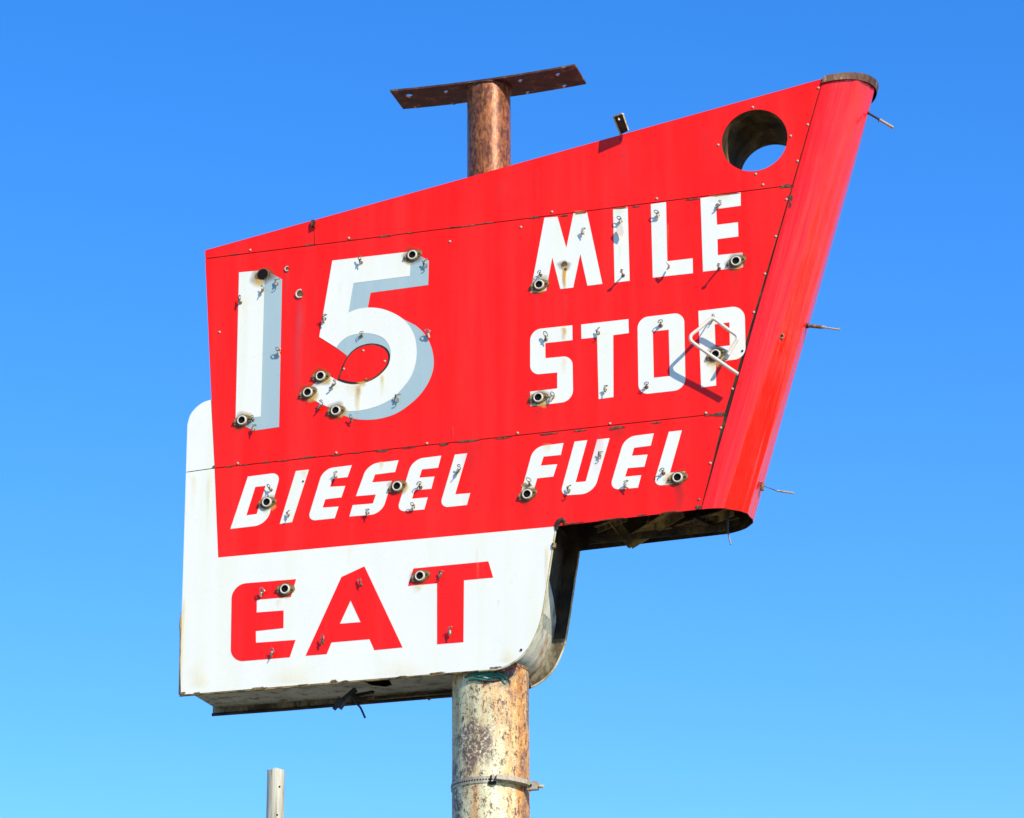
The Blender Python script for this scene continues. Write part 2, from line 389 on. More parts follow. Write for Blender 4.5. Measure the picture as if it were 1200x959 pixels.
b.build('bottom_sheet', UNDER, sign, 'grey galvanised underside with a torn opening')
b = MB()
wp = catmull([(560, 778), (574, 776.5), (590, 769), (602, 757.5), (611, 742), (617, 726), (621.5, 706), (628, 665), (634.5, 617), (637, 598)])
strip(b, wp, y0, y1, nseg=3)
b.build('side_sheet', INNER, sign, 'dark sheet standing in for the shaded upper side')  # dark colour stands in for the shade in the upper side
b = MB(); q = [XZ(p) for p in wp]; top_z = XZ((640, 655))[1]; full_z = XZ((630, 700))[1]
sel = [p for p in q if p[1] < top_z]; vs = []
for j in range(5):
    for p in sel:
        f = 1.0 if p[1] < full_z else math.sqrt(max(0, (top_z-p[1])/(top_z-full_z)))  # upper taper shaped to the edge of the shaded part
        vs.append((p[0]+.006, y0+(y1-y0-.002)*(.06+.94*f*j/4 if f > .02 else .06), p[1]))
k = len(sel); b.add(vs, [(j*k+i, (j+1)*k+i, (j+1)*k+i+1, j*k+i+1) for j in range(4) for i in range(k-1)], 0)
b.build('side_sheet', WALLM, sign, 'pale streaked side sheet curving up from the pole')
b = MB(); q = [XZ(p) for p in catmull([(601, 756), (611, 740.5), (617.5, 725), (622.5, 706)])]
b.add([(p[0]+.004, YF+.32+0.05*math.sin(i*.5), p[1]) for i, p in enumerate(q)]+[(p[0]+.004, YF+.565, p[1]) for p in q], [(i, i+len(q), i+len(q)+1, i+1) for i in range(len(q)-1)])
b.build('patch_sheet', UNDER, sign, 'lapped grey repair sheet')
# cream edge trim along the right rim of the white face, front and back
for yy, nm in ((YF+.001, 'front'), (YB-.012, 'back')):
    b = MB(); pts = [hit(p[0]+.3, p[1]+.3, YF) for p in wr[8:]]
    b.tube([(p[0]+.002, yy+.006, p[2]-.001) for p in pts], .007, 6); b.build('edge_trim', TRIM, sign)
b = MB(); pts = [hit(p[0], p[1], YF) for p in [(210.2, 815.0), (300, 808.3), (400, 799.8), (480, 793), (540, 788.2)]+wr[1:20]]
b.tube([(p[0], YF+.008, p[2]-.001) for p in pts], .0075, 6); b.build('edge_trim', BRACE, sign)
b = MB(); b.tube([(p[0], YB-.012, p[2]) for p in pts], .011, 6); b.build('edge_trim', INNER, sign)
b = MB(); b.tube([P(211.9, 718), P(211.6, 733), P(211.5, 745), P(210.7, 790), P(210.8, 814)], [.004, .010, .006, .006, .010], 6)
b.build('edge_trim', BRACE, sign)

# the raked rounded nose
def ring(A, T, inset=0.0, n=72, dz=0.0):
    a = Vector((XZ(A)[0], 0, XZ(A)[1])); t = Vector((XZ(T)[0], 0, XZ(T)[1])); bl = (t-a); Lb = bl.length; u = bl/Lb
    out = []
    for i in range(n+1):
        ph = -math.pi/2+math.pi*i/n
        y = math.sin(ph)*(DEPTH/2-inset); r = math.cos(ph)*(Lb-inset)
        out.append(Vector((a.x, 0, a.z))+u*r+Vector((0, y, dz)))
    return out
NTA, NTT = (964.95, 92.3), (1016.6, 78.2)
NBA, NBT = (821.9, 596.8), (870.0, 591.2)
NSEG = 44
def nose_surface(b, inset, t0, t1, mi, flip=False, nseg=NSEG, dent=True):
    r0, r1 = ring(NTA, NTT, inset), ring(NBA, NBT, inset); n = len(r0); vs = []
    for k_ in range(nseg+1):
        t = t0+(t1-t0)*k_/nseg
        for i in range(n):
            p = r0[i]*(1-t)+r1[i]*t
            if dent:
                w_ = math.sin(math.pi*i/(n-1))
                j_ = i/(n-1)*28; e_ = min(1, 6*i/(n-1), 6*(n-1-i)/(n-1))
                p = p + Vector((.8, -.6, 0))*e_*(0.003*math.sin(t*7+j_*.30)+0.0014*math.sin(t*17-j_*.45)+0.0048*math.sin(j_*.95+1+t*3.2)+0.0026*math.sin(j_*1.9+t*5)+.0011*math.sin(j_*2.9-t*6))
            vs.append(p)
    fs = []
    for k_ in range(nseg):
        for i in range(n-1):
            f = (k_*n+i, (k_+1)*n+i, (k_+1)*n+i+1, k_*n+i+1); fs.append(f[::-1] if flip else f)
    b.add(vs, fs, mi, True); return vs[:n], vs[-n:]
b = MB()
o0, o1 = nose_surface(b, 0.0, 0, 1, 0)
i0, i1 = nose_surface(b, 0.006, 0, 1, 1, True)
n = len(o0)
b.add(o1+i1, [(i, i+n, i+n+1, i+1) for i in range(n-1)], 2)
nose = b.build('nose_sheet', [NOSER, INNER, SEAMR], sign, 'rounded glossy red leading edge')
b = MB(); e0, e1 = nose_surface(b, -0.017, -0.004, 0.0125, 0, nseg=3, dent=False)
cap = [p for p in e0]; c0 = sum(cap, Vector())/len(cap)
b.add([c0]+cap, [(0, i+1, i+2) for i in range(len(cap)-1)], 0)
b.build('edge_band', BRONZE, nose)

# lining of the round hole
b = MB(); k = len(hole)
b.add([(p[0], YF+.001, p[1]) for p in hole]+[(p[0], YB-.001, p[1]) for p in hole], [(i, (i+1) % k, (i+1) % k+k, i+k) for i in range(k)], 0, True)
b.build('hole_lining', LINING, sign)

# frame behind the seams (keeps daylight out of the joints)
b = MB()
def rail(a, c, wd=.05):
    A, C = P(*a), P(*c); b.bar((A[0], YF+.03, A[2]), (C[0], YF+.03, C[2]), wd, .04, 0, (0, 1, 0))
rail(off(s1a, 6, 0), off(s1b, -4, 0)); rail(off(s2a, 6, 0), off(s2b, -4, 0)); rail(off(TR, -2, 8), off(NB, 2, -6)); rail((222, 553.5), s2a); rail(off(ft, 1, 4), fb)
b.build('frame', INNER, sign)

# braces hanging in the open bottom of the box
def brace(a, c, ya, yc, wd=.06, m=BRACE):
    A, C = Vector(P(*a, ya)), Vector(P(*c, yc)); b = MB()
    b.bar(A, C, wd, .008, 0, (0, 1, 0)); d = (C-A).normalized(); s = d.cross(Vector((0, 1, 0))).normalized()
    b.bar(A+s*wd*.5+Vector((0, -.03, 0)), C+s*wd*.5+Vector((0, -.03, 0)), .008, wd, 0, (0, 1, 0))
    return b.build('brace', m, sign)
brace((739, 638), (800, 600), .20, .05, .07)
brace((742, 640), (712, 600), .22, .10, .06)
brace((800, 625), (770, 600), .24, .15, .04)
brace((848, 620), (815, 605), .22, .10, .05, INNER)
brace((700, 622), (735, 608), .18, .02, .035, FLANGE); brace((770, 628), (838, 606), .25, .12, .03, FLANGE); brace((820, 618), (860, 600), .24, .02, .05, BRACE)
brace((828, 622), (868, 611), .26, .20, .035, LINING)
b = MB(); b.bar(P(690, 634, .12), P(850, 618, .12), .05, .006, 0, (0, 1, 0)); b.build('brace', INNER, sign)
b = MB(); b.tube([P(852.5, 600, -.05), P(852.8, 625, -.02)], .010, 6, 0); b.tube([P(853, 624, -.02), P(856.6, 638.5, -.02)], .006, 6, 1); b.build('hanging_rod', [DARKW, STEEL], sign)

# corner where the white side meets the red underside
b = MB(); b.tube([P(652, 621), P(652.5, 616), P(654.5, 611.5), P(659, 609), P(662, 611), P(661.5, 614.5)], [.010, .015, .018, .017, .011, .008], 8); b.build('corner_bead', INNER, sign)
b = MB(); b.tube([P(649.4, 637), P(648.9, 642)], .016, 8); b.build('edge_fastener', FLANGE, sign)

# ------------------------------------------------------------------ lettering
VA, VB, VC, VD = (230,280,5.995), (340,280,5.995), (230,400,5.995), (340,380,5.995)
VE, VF, VG, VH = (600,215,5.995), (740,215,5.995), (600,350,5.995), (740,350,5.995)
VI, VJ, VK, VL = (250,510,5.995), (400,500,5.995), (590,490,5.995), (700,480,5.995)
VM, VN = (250,640,5.995), (400,640,5.995)
T1, T2 = 0.0012, 0.0024
def letter(name, out, m, inner=None, top=T1, label=None):
    b = MB(); b.sheet(out, [inner] if inner else [], YF-top, YF-.0002, 0); return b.build(name, m, sign, label)
PX = (0, 0, 1)
letter('numeral_shade', outline([(309,317.4),(316.8,320),(330.6,327.6),(327,500.6),(298.2,504.8),(281,497.5)]), GREY, label='grey drop shade of the 1')
letter('numeral', outline([(280.2,319.5),(310.2,316.8),(305.6,488.4),(276.2,492)]), WHITE, top=T2, label='white numeral 1')
dy = 600*0+599.5
letter('numeral_shade', outline([(297,154),(850,90),(908,117),(975,155),(970,325),(565,380),
   [(545,488),(600,487),(660,498),(720,521),(790,562)], [(880,608),(935,657),(980,730),(1003,805),(1009,880),(996,950),(960,1030),(900,1110),(820,1180),(740,1230),(650,1260),(560,1272),(470,1268),(400,1250),(345,1228)],
   (335,1000),(352,940),(402,822),(325,765),(205,690)], VB), GREY, label='grey drop shade of the 5')
letter('numeral', outline([(297,154),(850,90),(841,262),(445,312),
   [(410,520),(480,493),(560,484),(640,492),(720,520),(790,562),(845,625),(878,700),(889,790),(880,880),(848,970),(790,1050),(720,1120),(640,1165),(560,1193),(490,1207),(430,1212),(375,1208),(300,1193),(220,1162),(148,1120)],
   (118,1062),(255,952),
   [(335,998),(400,1020),(470,1024),(540,1008),(600,980),(655,930),(692,870),(706,815),(700,762),(670,712),(620,680),(550,665),(480,668),(410,686),(360,720),(325,765)],(205,690)], VB), WHITE, top=T2, label='white numeral 5')
lens = [(335,395),(350,345),(380,268),(420,207),(480,160),(560,137),(630,145),(682,175),(703,225),(692,283),(655,335),(595,383),(525,411),(450,421),(385,412),(335,395)]
lo = catmull(lens)[:-1]
letter('inset_rim', outline(lo, VD), INNER, top=T2+.0015)
lc = (sum(p[0] for p in lo)/len(lo), sum(p[1] for p in lo)/len(lo))
letter('inset_panel', outline([(lc[0]+(p[0]-lc[0])*.925, lc[1]+(p[1]-lc[1])*.915) for p in lo], VD), RED, top=T2+.004, label='small red plate filling the bowl of the 5')

def word(spec):
    for ch, items, inner, view, m in spec:
        letter('letter', outline(items, view), m, outline(inner, view) if inner else None, label='%s letter %s' % ('red' if m is LRED else 'white', ch))
word([
 ('M', [(228,242),(320,235),(382,455),(432,212),(527,203),(635,707),(530,720),(480,495),(430,733),(340,743),(283,520),(240,755),(130,768)], None, VE, WHITE),
 ('I', [(710,184),(813,166),(827,685),(721,698)], None, VE, WHITE),
 ('L', [(136,147),(243,132),(252,548),(430,527),(432,632),(150,663)], None, VF, WHITE),
 ('E', [(485,104),(767,65),(768,158),(596,181),(601,292),(748,274),(751,374),(604,393),(607,505),(780,487),(784,590),(503,621)], None, VF, WHITE),
 ('S', [(424,188),(128,220,75),(128,538,65),(318,520),(318,632),(128,655),(130,757),(430,722,80),(425,402,65),(235,420),(234,314),(425,293)], None, VG, WHITE),
 ('T', [(486,183),(818,145),(821,243),(711,258),(713,693),(609,707),(598,273),(488,284)], None, VG, WHITE),
 ('O', [(42,136,75),(370,98,70),(380,640,80),(50,677,70)], [(150,232),(262,219),(270,545),(157,557)], VH, WHITE),
 ('P', [(470,88),(795,48,90),(803,420,75),(592,446),(595,612),(490,626)], [(585,182),(688,168),(692,330),(590,342)], VH, WHITE),
 ('D', [(243,292),(475,262,65),(375,630,85),(120,660)], [(295,365),(368,357),(305,555),(232,565)], VI, WHITE),
 ('I', [(580,253),(672,243),(553,612),(467,625)], None, VI, WHITE),
 ('E', [(973,212),(772,238,70),(660,605,60),(853,585),(880,503),(768,510),(787,452),(900,438),(927,358),(820,364),(838,307),(943,296)], None, VI, WHITE),
 ('S', [(402,237),(185,264,75),(103,490),(243,478),(222,541),(80,553),(57,633),(283,614,75),(355,382),(217,393),(237,338),(378,320)], None, VJ, WHITE),
 ('E', [(702,205),(500,231,75),(388,600,60),(583,583),(607,498),(497,508),(515,448),(632,438),(655,352),(548,360),(567,302),(680,290)], None, VJ, WHITE),
 ('L', [(798,198),(885,188),(800,477),(906,468),(882,552),(688,572,65)], None, VJ, WHITE),
 ('F', [(422,176),(212,204,70),(118,545),(205,535),(237,425),(350,412),(378,325),(262,335),(282,272),(403,260)], None, VK, WHITE),
 ('U', [(500,166),(589,156),(507,452),(578,446),(659,151),(746,142),(633,530,85),(396,547,60)], None, VK, WHITE),
 ('E', [(1056,108),(852,134,75),(743,507,70),(945,490),(968,402),(855,413),(873,353),(990,343),(1013,257),(902,266),(918,210),(1035,195)], None, VK, WHITE),
 ('L', [(503,157),(594,147),(510,445),(617,435),(600,515),(390,541,65)], None, VL, WHITE),
 ('E', [(582,233),(130,270,100),(122,816,90),(537,782),(578,660),(300,680),(299,598),(493,577),(494,453),(305,467),(306,378),(545,357)], None, VM, LRED),
 ('A', [(1062,143),(900,218),(648,772),(797,760),(830,678),(1098,655),(1132,732),(1330,713)], [(965,383),(1035,535),(890,546)], VM, LRED),
 ('T', [(507,158),(1033,108),(1067,222),(862,241),(858,676),(673,691),(673,262),(468,281)], None, VN, LRED),
])

# ------------------------------------------------------------------ sockets
FR = YF-T2
def rot2(p, a): return (p[0]*math.cos(a)-p[1]*math.sin(a), p[0]*math.sin(a)+p[1]*math.cos(a))
def flange_mesh():
    b = MB(); pts = []
    for i in range(40):
        a = 2*math.pi*i/40; ear = max(0, abs(math.cos(a)))**7
        r = .047*(1-ear)+.070*ear; pts.append(rot2((r*math.cos(a), r*math.sin(a)*(.92)), R(8)))
    b.sheet(pts, [], -.008, 0, 0)
    for sg in (-1, 1):
        x, z = rot2((sg*.057, 0), R(8)); b.tube([(x, -.017, z), (x, -.006, z)], [.0075, .009], 8, 0)
    return b
def collar_mesh():
    b = MB(); n = 28; prof = [(.0245, -.008), (.0245, -.019), (.0265, -.022), (.0325, -.022), (.0350, -.019), (.0345, -.006)]
    vs = [(r*math.cos(2*math.pi*j/n), y, r*math.sin(2*math.pi*j/n)) for r, y in prof for j in range(n)]
    b.add(vs, [(i*n+j, i*n+(j+1) % n, (i+1)*n+(j+1) % n, (i+1)*n+j) for i in range(1, len(prof)-1) for j in range(n)], 0, True)
    b.add(vs[:2*n], [(j, (j+1) % n, (j+1) % n+n, j+n) for j in range(n)], 1, True)
    b.add([(.0245*math.cos(2*math.pi*j/n), -.009, .0245*math.sin(2*math.pi*j/n)) for j in range(n)], [tuple(range(n))], 1)
    return b
socks = [(282.8,492.2),(482.7,298.5),(375,440.3),(360,459.5),(392.8,480.7),(631.3,333.2),(862,305.5),(630.3,465.5),(838,415),
         (312,588.3),(464.7,569.5),(617.2,578.8),(793.5,559.3),(333.3,690),(491.5,674.7)]
s0 = flange_mesh().build('electrode_socket', FLANGE, sign); c0_ = collar_mesh().build('collar', [CREAM, BLACK], s0)
def shift(p, h): # face point seen at p by something standing h in front of the face
    v = hit(p[0], p[1], FR-h); return (float(v[0]), FR, float(v[2]))
for i, p in enumerate(socks):
    if i == 0: o, c = s0, c0_
    else:
        o = s0.copy(); col.objects.link(o); o.parent = sign; c = c0_.copy(); col.objects.link(c); c.parent = o
    o.location = shift(p, .022); o.rotation_euler = (0, R(random.uniform(-10, 14)), 0)
# the socket that lost its collar, and bare drilled holes
b = MB(); v = shift((307.9, 321.5), .004)
pts = []
for i in range(40):
    a = 2*math.pi*i/40; ear = max(0, abs(math.cos(a)))**9; r = .044*(1-ear)+.062*ear; pts.append(rot2((r*math.cos(a), r*math.sin(a)), R(12)))
b.sheet(pts, [], -.004, 0, 0); b.tube([(0, -.0055, 0), (0, -.001, 0)], .040, 28, 1)
o = b.build('electrode_socket', [FLANGE, BLACK], sign, 'empty black socket hole above the 1'); o.location = v
for (px, py, r, rim) in [(351.6,344.6,4.2,1),(336.8,315.3,2.5,1),(661.6,309.6,3.2,0),(662.8,316,1.9,0),(610.8,761.8,1.3,0),(355.3,564.2,1.0,0),(870,411.5,1.2,0)]:
    b = MB(); rr = r/163; ctr = P(px, py, FR)
    b.tube([(0, -.0035, 0), (0, 0, 0)], rr, 16, 0)
    if rim:
        ring_ = [(rr*1.12*math.cos(a_), -.004, rr*1.12*math.sin(a_)) for a_ in [R(70+ k_*10) for k_ in range(24)]]
        b.tube(ring_, rr*.26, 6, 1)
    o = b.build('drilled_hole', [SEAMR if rim or r > 1.5 else BLACK, CREAM], sign); o.location = ctr

# ------------------------------------------------------------------ screws
screws = [(293,293,0),(257,389.2,0),(408.5,279,0),(646.7,248.3,0),(610.3,266.2,0),(769.5,232.7,0),(894,217-.6,0),(921.5,233.7,0),(909,277,0),(896.3,321,0),
 (883.3,366,0),(858.3,455.8,0),(827,484,0),(844.7,501.4,0),(714.7,496.4,0),(832.2,542.8,0),(819,585.3,1),(606.4,507.4,0),(500,519.6,0),(393.7,530.6,0),
 (278.4,543,0),(882,125.7,0),(926.5,159.3,0),(841.5,169.9,0),(885.5,203.9,0),(958.9,103,0),(946.4,146.1,0),(934.5,188.7,0),(527,283,0),
 (425.8,411.2,2),(451,423.7,2),(403,432.7,2),(428.7,444.7,3),(450,541.5+49,0)]
screws = screws[:-1]
protos = {}
for px, py, kd in screws:
    key = kd % 2
    if key not in protos:
        b = MB(); b.tube([(0, 0, 0), (0, -.004, 0), (0, -.007, 0)], [.0092, .0085, .004], 10, 0)
        o = protos[key] = b.build('screw', SCREW if key == 0 else FLANGE, sign)
    else:
        o = protos[key].copy(); col.objects.link(o); o.parent = sign
    v = P(px, py, YF-.004); o.location = (v[0], YF-(.0055 if kd > 1 else 0), v[2])

# ------------------------------------------------------------------ tube supports
def support_mesh(seed):
    r_ = random.Random(seed); b = MB()
    b.tube([(0, 0, 0), (0, -.003, 0)], .011, 10, 1)
    tilt = r_.uniform(-.9, .9); hh = r_.uniform(.7, 1.2)
    b.tube([(0, 0, 0), (.001, -.014, .0), (.004+tilt*.01, -.028, .004)], .0048, 6, 1)
    turns = (1.55, 1.1, 1.8, .8, 1.3, 1.6)[seed % 6]
    pts = []                                              # the sprung wire that held the glass: an open figure of eight
    for k_ in range(22):
        a = k_/21*2*math.pi*turns
        pts.append((.004+tilt*.012+(.0115+.003*(seed % 2))*math.sin(a+seed), -.028-.006*math.cos(a*.5), .004+.025*hh*math.sin(a*.5+.3)+tilt*.012*math.cos(a)))
    b.tube(pts, .0031, 6, 0)
    if seed % 3 != 1: b.tube([(.003, -.012, -.018*hh), (.005+tilt*.01, -.026, .006*hh)], .0078, 8, 2)
    if seed % 3 != 2: b.tube([(-.004, -.012, -.008), (-.006-tilt*.006, -.022, .018)], .0046, 6, 1)
    if seed % 4 == 3: b.tube([(0, -.01, .01), (.012, -.02, .026)], .0065, 7, 2)
    return b
sup = [(322.5,331),(281,354),(306.7,340),(326.2,413),(295.8,491.5),(296.3,502.5),(422.5,307),(497,309),(379.7,373),(423,393.5),(501.5,392.5),(389.7,450),
 (374,474.5),(411.5,492),(463.5,466),(682,272),(633.3,321.5),(727,259),(770.5,252),(840,239),(639,397),(700.2,389.5),(709,456),(774,381),(757.3,453),
 (645,467),(834,373),(317,573.5),(337.2,603),(392.6,558),(430.5,600.5),(492.5,570.5),(483.8,594),(535.8,551.5),(620,567.5),(666,574),(702,532),(732,569),(777.2,554),
 (305.8,695),(317.2,765),(422.8,684.5),(377.5,752),(516,671.5),(527,741)]
vars_ = [support_mesh(s).build('tube_support', [STEEL, FLANGE, CREAM], sign) for s in range(6)]
for i, p in enumerate(sup):
    if i < 6: o = vars_[i]
    else: o = vars_[(i*5+i//6) % 6].copy(); col.objects.link(o); o.parent = sign
    o.location = shift(p, .018); o.rotation_euler = (R(random.uniform(-12, 12)), R(random.uniform(-5, 35)), R(random.uniform(-15, 15))); s = random.uniform(.9, 1.15); o.scale = (s, s, s)
# three supports that still stand out further with broken glass on them
def long_support(p, tip, h, label):
    b = MB(); a = Vector(shift(p, .01)); t = Vector(P(*tip, FR-h))
    b.tube([a, a*.6+t*.4+Vector((0, -.01, 0)), t], [.006, .006, .005], 6, 0); b.tube([t+Vector((-.004, .01, -.008)), t+Vector((.010, -.01, .012))], .009, 8, 1)
    b.tube([a, a+Vector((0, -.004, 0))], .012, 10, 2); return b.build('tube_support', [STEEL, GLASS, FLANGE], sign, label)
long_support((730, 322.5), (728, 317.5), .085, 'standing wire support at the foot of an I')
long_support((842.5, 314.5), (841.5, 310.5), .10, 'standing wire support at the foot of an E')
b = MB(); b.tube([P(781, 306.5, FR-.075), P(784.5, 311, FR-.07), P(783.5, 314, FR-.05), P(781.5, 316, FR-.01)], [.005, .010, .008, .005], 8, 0); b.build('tube_support', GLASS, sign, 'bent stub of glass at the foot of the L')
b = MB(); q = [P(*p, FR-.035) for p in [(727.5,262),(730,266),(731.2,272),(729,277),(725.5,275),(721.5,269)]]
b.sheet([(p[0], p[2]) for p in q], [], FR-.037, FR-.033, 0); b.build('glass_shard', GLASS, sign)

# the surviving loop of glass tube over the P
lp = [(852.5,417.5,.085),(856,411,.08),(861.2,402.5,.075),(864,397.5,.075),(863.4,393.8,.075),(860,391,.078),(850,384,.085),(838.5,375,.092),(835,373.6,.095),(830.5,376,.10),(820,385,.12),(812,391.2,.135),(809.3,394.5,.14),(809.6,398.8,.14),(813,402.3,.14),(822,409,.135),(840,421.5,.125),(865,438.6,.115)]
pts = catmull([P(a, b_, FR-h) for a, b_, h in lp], 4)
b = MB(); b.tube(pts, .0120, 12, 0); b.tube([P(853.3,416,FR-.084), P(850.4,421,FR-.088)], .0125, 10, 1)
b.tube([P(834.2,372.2,FR-.09), shift((834.5,371.5), .0)], .0045, 6, 2)
b.build('glass_tube_loop', [GLASS, STEEL, STEEL], sign)

# ------------------------------------------------------------------ rust runs and halos
def run(x, ya, yb, wd, strength, m, y=YF-.0058, shape=1.0):
    nx, nz = 7, 14; vs, at = [], []; ph = random.uniform(0, 6)
    for j in range(nz+1):
        t = j/nz; cy = ya+(yb-ya)*t
        for i in range(nx+1):
            u = i/nx*2-1; wob = .06*wd*math.sin(t*7+ph)
            p = hit(x+u*wd/2*(1-.25*t)+wob-(cy-ya)*(.0001*(575-x)), cy, YF)
            vs.append((float(p[0]), y, float(p[2])))
            at.append(max(0, (1-abs(u)**1.3))*strength*(1-t)**shape*min(1, t*6+.02*0+.25) if 0 < i < nx and j < nz else 0.0)
    b = MB(); b.add(vs, [(j*(nx+1)+i, (j+1)*(nx+1)+i, (j+1)*(nx+1)+i+1, j*(nx+1)+i+1) for j in range(nz) for i in range(nx)], 0, True)
    o = b.build('stain', m, sign, attr=at); o.visible_shadow = True; return o
def halo(px, py, r, strength, m=HALO, y=YF-.0050, sx=1.25):
    nr, na = 6, 28; vs = [P(px, py)]; at = [strength]; vs = [(vs[0][0], y, vs[0][2])]; ph = [random.uniform(0, 6) for _ in range(3)]
    for k_ in range(1, nr+1):
        for j in range(na):
            a = 2*math.pi*j/na; rr = r/163*k_/nr*(1+.12*math.sin(2*a+ph[0])+.1*math.sin(5*a+ph[1]))
            vs.append((vs[0][0]+rr*sx*math.cos(a), y, vs[0][2]+rr*math.sin(a))); at.append(strength*(1-(k_/nr))**.8)
    fs = [(0, 1+(j+1) % na, 1+j) for j in range(na)]
    for k_ in range(nr-1):
        for j in range(na):
            a0 = 1+k_*na+j; a1 = 1+k_*na+(j+1) % na; fs.append((a0, a1, a1+na, a0+na))
    b = MB(); b.add(vs, fs, 0, True); return b.build('stain', m, sign, attr=at)
for i, p in enumerate(socks):
    q = (p[0]+1.3, p[1]+2.4)
    halo(q[0], q[1]-1.2, 11.5 if i < 9 else 10, 1.2)
halo(308.5, 324, 13, 1.2)
for hx, hy, hr_ in [(303,331,7),(290,490.5,6),(478.5,305,6),(382,446.5,7),(367,467,7),(400,484,7.5),(632,338.5,5),(861,311,6),(635.5,472.5,7),(843,423,8),(832,424,6),(319,594.5,5),(474.5,571,5.5),(617,570.5,5),(784.5,562.5,7),(424,449,6)]:
    halo(hx, hy-.8, hr_*1.05, .95, STAIN, YF-.0054, 1.1)
run(305.5, 326, 337, 7, 1.0, STAIN)
run(661.8, 311, 338.5, 6.0, 1.7, STAIN, shape=.35)
halo(661.6, 311, 7, 1.0)
run(420, 451.5, 486, 9, 1.0, STAIN, shape=.7); run(416, 451, 468, 26, .35, STAIN); run(448.5, 439, 466, 6, .7, STAIN)
run(661.5, 383.5, 398.5, 8, 1.0, STAIN, shape=.4); run(662, 420, 440, 8, .35, STAIN)
run(632, 471, 476, 16, 1.2, STAIN, shape=.3); run(632.3, 338, 343.5, 16, 1.2, STAIN, shape=.3); run(863, 310, 316, 15, 1.1, STAIN, shape=.3)
run(447.5, 541, 552, 7, .55, STAIN); run(642, 520, 532, 14, .3, STAIN); run(327.5, 701, 716, 9, .35, STAIN); run(490, 685.5, 696, 14, .55, STAIN)
run(313, 593, 607, 9, .4, STAIN); run(475, 571, 580, 9, .5, STAIN); run(480.5, 302, 311, 10, 1.0, STAIN); run(836, 424, 440, 10, .5, STAIN)
run(846, 228.5, 238, 38, .30, STAIN); run(680, 247, 255, 16, .25, STAIN); run(357.5, 551, 561, 9, .4, STAIN); run(727, 245, 254, 15, .3, STAIN)
run(351.5, 350, 486, 16, 1.1, FADE, shape=.6); run(337, 318, 380, 8, .6, FADE); run(371, 330, 430, 6, .3, FADE)
run(662, 345, 384, 8, .7, FADE); run(631, 348, 400, 14, .35, FADE); run(733, 168, 240, 16, .5, FADE); run(588, 210, 262, 22, .35, FADE); run(630, 196, 250, 10, .35, FADE)
run(828, 150, 215, 16, .35, FADE); run(531, 499, 516, 3, .9, FADE, shape=.2); run(550, 522, 620, 20, .3, FADE); run(700, 505, 560, 18, .4, FADE)
run(796, 566, 603, 17, 1.0, GRIME, shape=.5); run(617, 584, 612, 12, .5, GRIME); run(725, 503, 517, 26, .7, GRIME); run(862, 318, 345, 14, .35, GRIME); run(631, 478, 505, 16, .4, GRIME)
run(285, 500, 540, 14, .3, GRIME); run(556, 518, 560, 40, .3, GRIME)

run(232, 806, 770, 30, .28, STAIN, shape=1.0); run(345, 801, 776, 60, .22, STAIN); run(470, 792, 770, 70, .22, STAIN); run(595, 776, 758, 24, .3, STAIN)
run(216, 700, 800, 7, .35, STAIN, shape=.3); run(641, 640, 700, 7, .35, STAIN, shape=.3); run(228, 556, 600, 10, .25, STAIN); run(246, 556, 640, 6, .3, STAIN)
run(560, 640, 700, 5, .14, STAIN); run(410, 640, 668, 6, .12, STAIN); run(585, 702, 716, 3, .3, STAIN)
run(290, 345, 470, 10, .10, STAIN); run(400, 330, 360, 8, .12, STAIN); run(727, 285, 318, 6, .18, STAIN); run(782, 262, 300, 5, .15, STAIN)
def blobs(name, lst, m, y=YF-.0034, jag=.35):
    for (x, yy, wd, hh) in lst:
        b = MB(); n_ = 22; pts = []; sl = -.108
        for j in range(n_):
            a = 2*math.pi*j/n_; k_ = 1+random.uniform(-jag, jag)
            dx = wd/2*math.copysign(abs(math.cos(a))**.7, math.cos(a))*k_; pts.append(XZ((x+dx*.9, yy+dx*sl+hh*.38*math.sin(a)*k_)))
        b.sheet(pts[::-1], [], y, y+.002, 0); b.build(name, m, sign)
blobs('rust_patch', [(274.5,298.4,9,1.8),(362.8,287.6,15,2),(412,281.4,8,1.6),(451,276.9,17,3.2),(481,273.2,6,2),(530,267,14,1.6),(545,265.3,40,1.5),(570,261.9,22,1.3),(627.5,254.8,14,3),(661.7,252.8,9,2),(681,250,14,1.6),(728,244.3,15,1.8),(745.5,242,9,2.2),(811.7,233.7,15,2.2),(850,228.6,34,1.2),(922,218.3,17,4.5),(926.3,232,6,9),(926.4,240,3.4,8)], SEAMR)
blobs('rust_patch', [(269,546.9,7,2.2),(287,544.8,14,1.2),(313,541.8,9,2),(332,540.2,13,1.3),(360,536.8-.4,17,2.3),(395,533.8,14,1.2),(419,531,10,1.6),(448,528.6,15,2.8),(480,525,16,1.3),(520,521,12,3.6),(549,517,30,3),(590,513.5,18,2),(643,508.6,20,2.6),(680,504.9,14,2.2),(723,501.6,22,4),(770,495.6,12,2.2),(843,485.8,16,5.5),(833,486.6,14,2)], SEAMR)
blobs('rust_patch', [(303,807.3,19,4.2),(327,805.6,8,2.6),(355,802.6,11,1.4),(391,798.6,9,4),(404,798.2,8,1.6),(471,793,12,2),(512,788.8,18,2),(580,782.6,14,2.4),(214,812.6,7,3),(231,812,8,1.6),(210.9,807,1.8,14),(211.3,733,2,20)], FLANGE)
blobs('rust_patch', [(819,594.5,9,5),(752,603.6,10,1.6),(670,613.4,26,1.4),(715,608.6,30,1.3),(785,600,20,1.4),(250.8,547.6,4,4)], SEAMR)
b = MB(); b.box((P(367.6, 263)[0], YF-.01, P(367.6, 263)[2]), (.02, .03, .05)); b.tube([P(369.5,260,FR-.03), P(367,264,FR-.03), P(368.5,268,FR-.005)], .006, 6); b.build('clip', INNER, sign)

